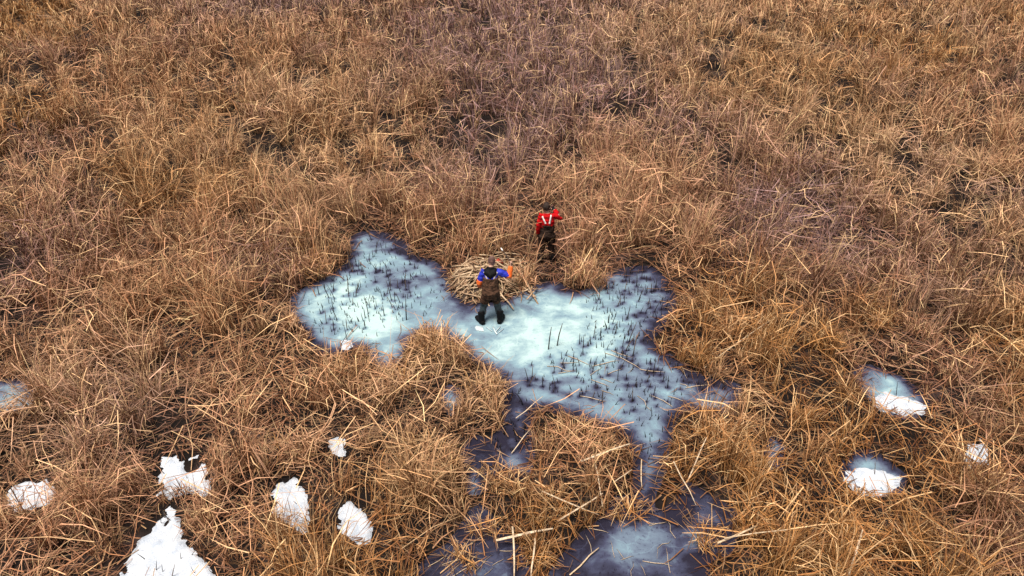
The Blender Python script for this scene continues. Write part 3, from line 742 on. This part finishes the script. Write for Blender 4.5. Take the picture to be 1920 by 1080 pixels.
# ------------------------------------------------------------------ people
M_SKIN = cloth_mat('skin', [(0.3, (0.42, 0.24, 0.17)), (0.7, (0.52, 0.31, 0.23))], 20, 0.55, 0.1, 60)
M_EYE = cloth_mat('eye', [(0.3, (0.02, 0.015, 0.01)), (0.7, (0.04, 0.03, 0.02))], 20, 0.2, 0.0)
M_CAMO = cloth_mat('brown_camouflage', [(0.30, (0.012, 0.008, 0.006)), (0.44, (0.040, 0.021, 0.013)), (0.55, (0.090, 0.046, 0.028)), (0.68, (0.03, 0.018, 0.012))], 11, 0.85, 0.5, 22, 0.02, spec=0.1)
M_CAMO2 = cloth_mat('dark_brown_camouflage', [(0.30, (0.006, 0.0045, 0.004)), (0.5, (0.024, 0.014, 0.010)), (0.68, (0.055, 0.034, 0.024))], 10, 0.85, 0.5, 22, 0.02, spec=0.1)
M_TEAL = cloth_mat('dark_rubber_leg', [(0.3, (0.016, 0.024, 0.028)), (0.7, (0.040, 0.055, 0.062))], 12, 0.5, 0.4, 18, 0.02)
M_BLACK = cloth_mat('black_rubber', [(0.3, (0.003, 0.003, 0.0035)), (0.7, (0.007, 0.0065, 0.007))], 12, 0.7, 0.3, 20, spec=0.12)
M_BLUE = cloth_mat('blue_fabric', [(0.3, (0.012, 0.020, 0.26)), (0.7, (0.022, 0.040, 0.46))], 9, 0.6, 0.5, 22, 0.015)
M_ORNG = cloth_mat('orange_fabric', [(0.3, (0.62, 0.10, 0.015)), (0.7, (0.80, 0.17, 0.03))], 9, 0.6, 0.5, 22, 0.015)
M_RED = cloth_mat('red_fabric', [(0.3, (0.30, 0.004, 0.006)), (0.7, (0.50, 0.007, 0.009))], 8, 0.85, 0.7, 18, 0.03, spec=0.08)
M_WHITE = cloth_mat('white_webbing', [(0.3, (0.68, 0.62, 0.58)), (0.7, (0.8, 0.76, 0.72))], 30, 0.8, 0.3, 80)
M_CAPM = cloth_mat('cap_fabric', [(0.35, (0.06, 0.032, 0.026)), (0.6, (0.16, 0.085, 0.07)), (0.75, (0.25, 0.15, 0.125))], 13, 0.85, 0.4, 40)
M_HAIR = cloth_mat('brown_hair', [(0.3, (0.014, 0.008, 0.006)), (0.7, (0.045, 0.024, 0.016))], 35, 0.6, 0.8, 70, 0.02)
M_GREY = cloth_mat('grey_webbing', [(0.3, (0.30, 0.26, 0.26)), (0.7, (0.45, 0.40, 0.40))], 30, 0.8, 0.3, 80)
M_TOOL = cloth_mat('dark_wood', [(0.3, (0.03, 0.018, 0.012)), (0.7, (0.07, 0.04, 0.025))], 20, 0.6, 0.4, 50)

class Body:
    """collects closed tapered lofts, then fuses them into one skin"""
    def __init__(s): s.V = []; s.F = []; s.n = 0
    def loft(s, pts, ru, rv=None, seg=14, right=(1, 0, 0)):
        V, Q, T = tube_geo(pts, ru, seg, True, right, rv)
        s.V.append(V); s.F += [tuple(i+s.n for i in f) for f in Q+T]; s.n += len(V); return s
    def ball(s, c, r3, seg=12, rings=8):
        z = np.cos(np.linspace(0.15, math.pi-0.15, rings)); pts = [(c[0], c[1], c[2]+r3[2]*k) for k in z[::-1]]
        k = np.sqrt(1-z[::-1]**2)
        return s.loft(pts, r3[0]*k, r3[1]*k, seg)
    def mesh(s, name, mat, voxel=0.012, smooth=6, wrinkle=0.0, wscale=9.0):
        me = bpy.data.meshes.new(name); me.from_pydata(np.concatenate(s.V).tolist(), [], s.F)
        bm = bmesh.new(); bm.from_mesh(me); bmesh.ops.recalc_face_normals(bm, faces=bm.faces); bm.to_mesh(me); bm.free()
        o = bpy.data.objects.new('tmp', me); COL.objects.link(o)
        m = o.modifiers.new('r', 'REMESH'); m.mode = 'VOXEL'; m.voxel_size = voxel; m.use_smooth_shade = True
        if smooth: k = o.modifiers.new('s', 'SMOOTH'); k.factor = 0.5; k.iterations = smooth
        dg = bpy.context.evaluated_depsgraph_get(); out = bpy.data.meshes.new_from_object(o.evaluated_get(dg))
        bpy.data.objects.remove(o); bpy.data.meshes.remove(me); out.name = name
        n = len(out.vertices); co = np.empty(n*3); out.vertices.foreach_get('co', co); co = co.reshape(-1, 3)
        if wrinkle:
            no = np.empty(n*3); out.vertices.foreach_get('normal', no); no = no.reshape(-1, 3)
            w = (fbm(co[:, 0]*wscale+co[:, 1]*wscale*.7, co[:, 2]*wscale*1.6, 5)-.5)*2
            co = co+no*(w*wrinkle)[:, None]; out.vertices.foreach_set('co', co.ravel())
        out.polygons.foreach_set('use_smooth', np.ones(len(out.polygons), bool)); out.materials.clear(); out.materials.append(mat); out.update()
        return out

def hand_into(b, wrist, elbow, palm_dir, curl=0.5, side=1, s=1.0):
    """palm, four curled fingers and a thumb continuing the forearm"""
    w = np.array(wrist, float); d = w-np.array(elbow, float); d /= np.linalg.norm(d)
    p = np.array(palm_dir, float); p -= np.dot(p, d)*d; p /= np.linalg.norm(p); q = np.cross(d, p)*side
    e = w+d*0.09*s
    b.loft([w-d*.02, w+d*.03*s, e], np.array((.026, .040, .042))*s, np.array((.022, .018, .016))*s, 10, right=q)
    for k, (o, L) in enumerate([(-.032, .060), (-.011, .074), (.011, .070), (.032, .054)]):
        a = e-d*.012+q*o*s; L *= s; c = curl
        a1 = a+(d*math.cos(c)+p*math.sin(c))*L*.5; a2 = a1+(d*math.cos(2*c)+p*math.sin(2*c))*L*.32; a3 = a2+(d*math.cos(2.9*c)+p*math.sin(2.9*c))*L*.25
        b.loft([a-d*.02, a, a1, a2, a3], np.array((.0105, .0105, .0098, .009, .007))*s, None, 8, right=q)
    t = w+d*.02*s-q*.030*s; t1 = t+(d*.6-q*.75+p*.25)*.035*s; t2 = t1+(d*.85-q*.1+p*.5)*.032*s; t3 = t2+(d*.8+q*.25+p*.5)*.022*s
    b.loft([t, t1, t2, t3], np.array((.014, .0125, .011, .008))*s, None, 8, right=p)

def head_into(b, c, fwd, ear=True):
    c = np.array(c, float); f = np.array(fwd, float); f /= np.linalg.norm(f); u = np.array((0, 0, 1.0)); r_ = np.cross(f, u); r_ /= np.linalg.norm(r_); u = np.cross(r_, f)
    P = lambda a, bb, cc: c+r_*a+f*bb+u*cc
    b.loft([P(0, .01, -.115), P(0, .012, -.085), P(0, .005, -.04), P(0, -.005, .02), P(0, -.008, .07), P(0, -.006, .105), P(0, -.005, .118)],
           [.030, .050, .066, .075, .068, .042, .012], [.040, .062, .085, .098, .088, .055, .015], 16, right=r_)
    b.loft([P(0, .088, .012), P(0, .108, -.018), P(0, .092, -.030)], [.007, .014, .010], None, 8, right=r_)       # nose
    b.loft([P(-.045, .082, .022), P(0, .094, .026), P(.045, .082, .022)], [.010, .011, .010], None, 8, right=u)     # brow
    b.loft([P(-.022, .080, -.056), P(0, .090, -.055), P(.022, .080, -.056)], [.006, .009, .006], None, 8, right=u)  # lips
    b.ball(P(0, .070, -.098), (.022, .020, .018))
    if ear:
        for s in (-1, 1): b.loft([P(s*.074, -.012, -.028), P(s*.084, -.020, 0), P(s*.078, -.016, .026)], [.008, .012, .009], [.012, .020, .014], 8, right=r_)
    return P

def strap(name, body_mesh, path, width, mat, parent, lift=0.006):
    """webbing laid on the clothing; path is a list of (start point outside, direction inwards)"""
    bvh = BVHTree.FromPolygons([v.co for v in body_mesh.vertices], [p.vertices for p in body_mesh.polygons])
    ctr = []; nor = []
    for a, d in path:
        h = bvh.ray_cast(Vector(a), Vector(d).normalized())
        if h[0] is not None: ctr.append(np.array(h[0])); nor.append(np.array(h[1]))
    ctr = np.array(ctr); nor = np.array(nor); n = len(ctr); T = np.gradient(ctr, axis=0); S = np.cross(T, nor); S /= np.linalg.norm(S, axis=1)[:, None]
    lo = ctr+nor*.001; hi = ctr+nor*lift; w = width/2
    V = np.stack([lo-S*w, lo+S*w, hi+S*w*.92, hi-S*w*.92], 1).reshape(-1, 3); Q = []
    for i in range(n-1):
        for j in range(4): Q.append((i*4+j, i*4+(j+1) % 4, i*4+4+(j+1) % 4, i*4+4+j))
    Q += [(0, 3, 2, 1), tuple((n-1)*4+j for j in range(4))]
    return link(name, mesh_np(name, V, [Q], mat), parent)

def boot_into(b, ankle, yaw, s=1.0):
    a = np.array(ankle, float); f = np.array((math.sin(yaw), math.cos(yaw), 0)); r_ = np.array((math.cos(yaw), -math.sin(yaw), 0))
    z = lambda k, h: np.array((a[0], a[1], 0))+f*k*s+np.array((0, 0, h*s))
    b.loft([z(-.105, .045), z(-.08, .05), z(0, .06), z(.10, .05), z(.17, .045), z(.20, .04)], np.array((.03, .052, .056, .060, .050, .022))*s, np.array((.035, .048, .058, .048, .040, .025))*s, 12, right=r_)
    b.loft([z(-.015, .03), z(-.015, .14), z(-.012, .26), a+np.array((0, 0, .24))], np.array((.062, .064, .070, .074))*s, np.array((.070, .072, .074, .076))*s, 12, right=r_)

def person(loc, rz, label, J, kind):
    root = empty('person', loc, rz); root.scale = (J['size'],)*3; tag(root, label, 'person')
    n = lambda k: np.array(J[k], float)
    hip, chest, neck, head = n('hip'), n('chest'), n('neck'), n('head')
    # one continuous body
    b = Body()
    b.loft([hip+(0, 0, -.10), hip, (hip+chest)/2, chest, neck+(0, -.01, -.06), neck], [.12, .155, .140, .165, .13, .055], [.09, .11, .10, .115, .085, .055], 16)
    b.loft([neck-(0, 0, .05), neck, head-(0, .01, .06)], [.060, .055, .055], None, 12)
    for s, k in ((-1, 'L'), (1, 'R')):
        sh, el, wr = n('sh'+k), n('el'+k), n('wr'+k); hp = hip+np.array((s*.09, 0, -.04)); kn, an = n('kn'+k), n('an'+k)
        b.loft([chest*.5+sh*.5, sh, (sh*.6+el*.4), el, el*.6+wr*.4, wr], [.06, .056, .048, .038, .038, .026], None, 12, right=(0, 1, 0.2))
        hand_into(b, wr, el, J['palm'+k], J['curl'+k], s)
        b.loft([hp+(0, 0, .05), hp, hp*.5+kn*.5, kn, kn*.65+an*.35, an, an-(0, 0, .05)], [.085, .088, .072, .052, .055, .036, .036], None, 12)
        yw = J['yaw'+k]; b.loft([an+(0, 0, -.03), np.array((an[0]+math.sin(yw)*.10, an[1]+math.cos(yw)*.10, .045))], [.035, .03], None, 10)
    P = head_into(b, head, J['look'])
    link('body', b.mesh('body', M_SKIN, .0095, 2), root)
    for s in (-1, 1):
        e = Body().ball(P(s*.031, .080, .004), (.011, .008, .009), 8, 6); link('eye', e.mesh('eye', M_EYE, .004, 0), root)
    # jacket
    j = Body(); main = M_RED if kind == 'red' else M_BLUE
    j.loft([hip+(0, 0, .02), (hip+chest)/2, chest, neck+(0, -.01, -.07), neck+(0, -.005, -.01)], [.160, .158, .178, .140, .078], [.125, .125, .140, .105, .075], 18)
    for s, k in ((-1, 'L'), (1, 'R')):
        sh, el, wr = n('sh'+k), n('el'+k), n('wr'+k); d = (wr-el)/np.linalg.norm(wr-el)
        pts = [chest*.45+sh*.55, sh, sh*.55+el*.45, el]
        if kind == 'red': j.loft(pts+[el*.5+wr*.5, wr-d*.015], [.078, .078, .068, .060, .056, .048], None, 14, right=(0, 1, .2))
        else: j.loft(pts+[el+d*.02], [.082, .086, .078, .068, .05], None, 14, right=(0, 1, .2))
    jm = j.mesh('jacket', main, .010, 4, .017, 13); jk = link('jacket', jm, root)
    if kind != 'red':
        for s, k in ((-1, 'L'), (1, 'R')):
            sh, el, wr = n('sh'+k), n('el'+k), n('wr'+k); d = (wr-el)/np.linalg.norm(wr-el); a0 = sh*.22+el*.78
            sl = Body().loft([a0, el, el*.5+wr*.5, wr-d*.01], [.083, .080, .070, .055], None, 14, right=(0, 1, .2))
            o = link('sleeve', sl.mesh('sleeve', M_ORNG, .010, 4, .009), jk); o['label'] = 'bright orange lower sleeve'
    # waders: bib and seat, legs, boots
    w = Body(); camo = M_CAMO2 if kind == 'red' else M_CAMO
    bib = chest+np.array((0, -.01, J['bib'])); wr_ = J.get('wide', 1.0)
    w.loft([hip+(0, -.01, -.13), hip+(0, -.015, -.02), hip*.55+chest*.45, bib-(0, 0, .03), bib], np.array((.165, .205, .200, .190, .17))*wr_, np.array((.135, .168, .160, .165, .155))*wr_, 18)
    for s, k in ((-1, 'L'), (1, 'R')):
        hp = hip+np.array((s*.095, -.005, -.04)); kn, an = n('kn'+k), n('an'+k); f = J['legsplit']
        mid = hp*(1-f)+kn*f
        w.loft([hp+(0, 0, .03), hp, hp*.5+mid*.5, mid], [.11, .118, .112, .100], None, 14)
    wm = w.mesh('waders', camo, .010, 4, .020, 12); wo = link('waders', wm, root)
    for s, k in ((-1, 'L'), (1, 'R')):
        hp = hip+np.array((s*.095, -.005, -.04)); kn, an = n('kn'+k), n('an'+k); f = J['legsplit']
        top = hp*(1-f+.12)+kn*(f-.12)
        lg = Body().loft([top, kn*.4+top*.6, kn, kn*.5+an*.5, an+(0, 0, .10)], [.094, .094, .084, .082, .074], None, 14)
        link('wader_leg', lg.mesh('wader_leg', M_CAMO2 if kind == 'red' else M_TEAL, .011, 4, .010), wo)
        bt = Body(); boot_into(bt, an, J['yaw'+k], J.get('boot', 1.0)); link('boot', bt.mesh('boot', M_BLACK, .010, 3, .004), root)
    return root, P, jm, wm, n

# person in orange and blue, seen from behind, leaning to the lodge
JO = dict(size=.95, hip=(0, .02, .84), chest=(0, .15, 1.15), neck=(0, .235, 1.36), head=(.02, .32, 1.485), look=(.12, 1, -.35),
          shL=(-.17, .19, 1.29), elL=(-.255, .14, 1.03), wrL=(-.27, .26, .84), shR=(.17, .19, 1.29), elR=(.42, .20, 1.17), wrR=(.46, .29, 1.39),
          palmL=(.4, .8, 0), palmR=(-.6, .6, .2), curlL=.55, curlR=.9, knL=(-.17, .08, .45), anL=(-.235, -.03, .09), knR=(.15, .08, .45), anR=(.215, .02, .09),
          yawL=-.6, yawR=.3, bib=.05, legsplit=.72, wide=.98, boot=1.16)
po, Ph, jm, wm, n = person((PO[0], PO[1], 0.0), -0.02, 'person in orange and blue jacket and brown waders, seen from behind on the ice', JO, 'orange')
hd = Body(); nk = n('neck')       # black hood bunched behind the neck
hd.loft([nk+(-.10, -.01, -.01), nk+(-.075, -.085, -.055), nk+(0, -.125, -.10), nk+(.075, -.085, -.055), nk+(.10, -.01, -.01)], [.05, .085, .10, .085, .05], [.055, .10, .125, .10, .055], 12, right=(0, 0, 1))
hd.loft([nk+(0, -.06, -.12), nk+(0, -.07, -.03), nk+(0, -.03, .05)], [.07, .105, .085], [.05, .07, .06], 14)
link('hood', hd.mesh('hood', M_BLACK, .010, 6, .008), po)
cp = Body()
cp.loft([Ph(0, 0, .0), Ph(0, -.006, .03), Ph(0, -.008, .075), Ph(0, -.006, .112), Ph(0, -.005, .128)], [.083, .085, .078, .050, .015], [.102, .106, .098, .064, .02], 16)
cap = link('cap', cp.mesh('cap', M_CAPM, .008, 3, .004), po)
br = Body().loft([Ph(0, .07, .018), Ph(0, .12, .014), Ph(0, .165, .002)], [.075, .070, .04], [.009, .008, .006], 12); link('brim', br.mesh('brim', M_CAPM, .006, 1), cap)
def over_shoulder(ch, s, ztop, zbot, xt, xb, y0):
    """back strap from shoulder top down to the bib"""
    return [((s*(xt+(xb-xt)*t), y0-1.0, ztop+(zbot-ztop)*t), (0, 1, 0)) for t in np.linspace(0, 1, 12)]
for s in (-1, 1):
    strap('suspender', jm, over_shoulder(None, s, 1.325, 1.12, .155, .03, .15), .032, M_GREY, po, .012)
# stick held in the raised hand
wr, el = np.array(JO['wrR']), np.array(JO['elR'])
def W_(root, p): return np.array(root.matrix_basis @ Vector(p))
hnd = W_(po, wr+np.array((-.02, .05, .085)))
tp = hnd+np.array((-.16, .26, .12)); bt_ = hnd+np.array((.05, -.08, -.04))
o = link('stick', tube_mesh('stick', [bt_, hnd, (hnd+tp)/2+np.array((.006, 0, .01)), tp], [.016, .015, .014, .012], M_TOOL, 7)); tag(o, 'dark stick with pale tip held in the raised hand over the lodge', 'stick')
link('tip', tube_mesh('tip', [tp-np.array((0, 0, 0)), tp+(tp-hnd)*.12, tp+(tp-hnd)*.26], [.015, .017, .010], M_WHITE, 7), o)
# red scrap on the lodge top
def scrap():
    r = np.random.default_rng(3); n_ = 7; X, Y = np.meshgrid(np.linspace(-.10, .10, n_), np.linspace(-.05, .05, n_)); Z = .05*r.random(X.shape)+.04*np.cos(X*20)
    V = np.stack([X+.02*r.normal(size=X.shape), Y+.02*r.normal(size=X.shape), Z], -1).reshape(-1, 3); idx = np.arange(n_*n_).reshape(n_, n_)
    F = np.stack([idx[:-1, :-1], idx[:-1, 1:], idx[1:, 1:], idx[1:, :-1]], -1).reshape(-1, 4)
    m = len(V); V = np.concatenate([V, V-np.array((0, 0, .01))]); F = np.concatenate([F, F[:, ::-1]+m])
    mat = cloth_mat('faded_red', [(0.35, (.25, .08, .04)), (.55, (.40, .03, .02)), (.7, (.36, .18, .10))], 25, .8)
    o = link('red_scrap', mesh_np('red_scrap', V, [F], mat, None, True)); o.location = (LODGE[0]+.30, LODGE[1]+.40, .32); tag(o, 'small crumpled red scrap lying on top of the straw lodge', 'scrap')
scrap()

# person in red standing among the reeds, seen from behind
JR = dict(size=.97, hip=(0, 0, .93), chest=(0, .02, 1.27), neck=(-.01, .03, 1.53), head=(-.03, .05, 1.66), look=(.45, 1, -.1),
          shL=(-.165, .02, 1.45), elL=(-.225, -.02, 1.15), wrL=(-.225, .06, .90), shR=(.16, .03, 1.44), elR=(.33, .08, 1.33), wrR=(.17, .24, 1.50),
          palmL=(1, .2, 0), palmR=(-.3, -.3, .8), curlL=.35, curlR=.7, knL=(-.13, .03, .50), anL=(-.15, -.02, .09), knR=(.12, .03, .50), anR=(.16, .0, .09),
          yawL=-.2, yawR=.3, bib=-.04, legsplit=.75, wide=.88)
pr, Ph, jm, wm, n = person((PR[0], PR[1], -0.03), 0.0, 'person in red jacket and brown waders with white straps, standing among the reeds', JR, 'red')
hr = Body()
hr.loft([Ph(0, -.03, -.06), Ph(0, -.03, -.02), Ph(0, -.016, .03), Ph(0, -.012, .08), Ph(0, -.008, .118), Ph(0, -.005, .135)], [.064, .084, .090, .082, .055, .02], [.060, .085, .106, .100, .066, .024], 16)
link('hair', hr.mesh('hair', M_HAIR, .008, 2, .012, 30), pr)
for k, s in (('L', -1), ('R', 1)):
    wr, el = n('wr'+k), n('el'+k); g = Body(); hand_into(g, wr, el, JR['palm'+k], JR['curl'+k], s, 1.12)
    link('glove', g.mesh('glove', M_BLACK, .006, 2), pr)
strap('suspender', jm, over_shoulder(None, -1, 1.46, 1.28, .135, .045, 0), .042, M_WHITE, pr, .012)
strap('suspender', jm, over_shoulder(None, 1, 1.50, 1.28, .085, .045, 0), .042, M_WHITE, pr, .012)
print('objects', len(bpy.data.objects))
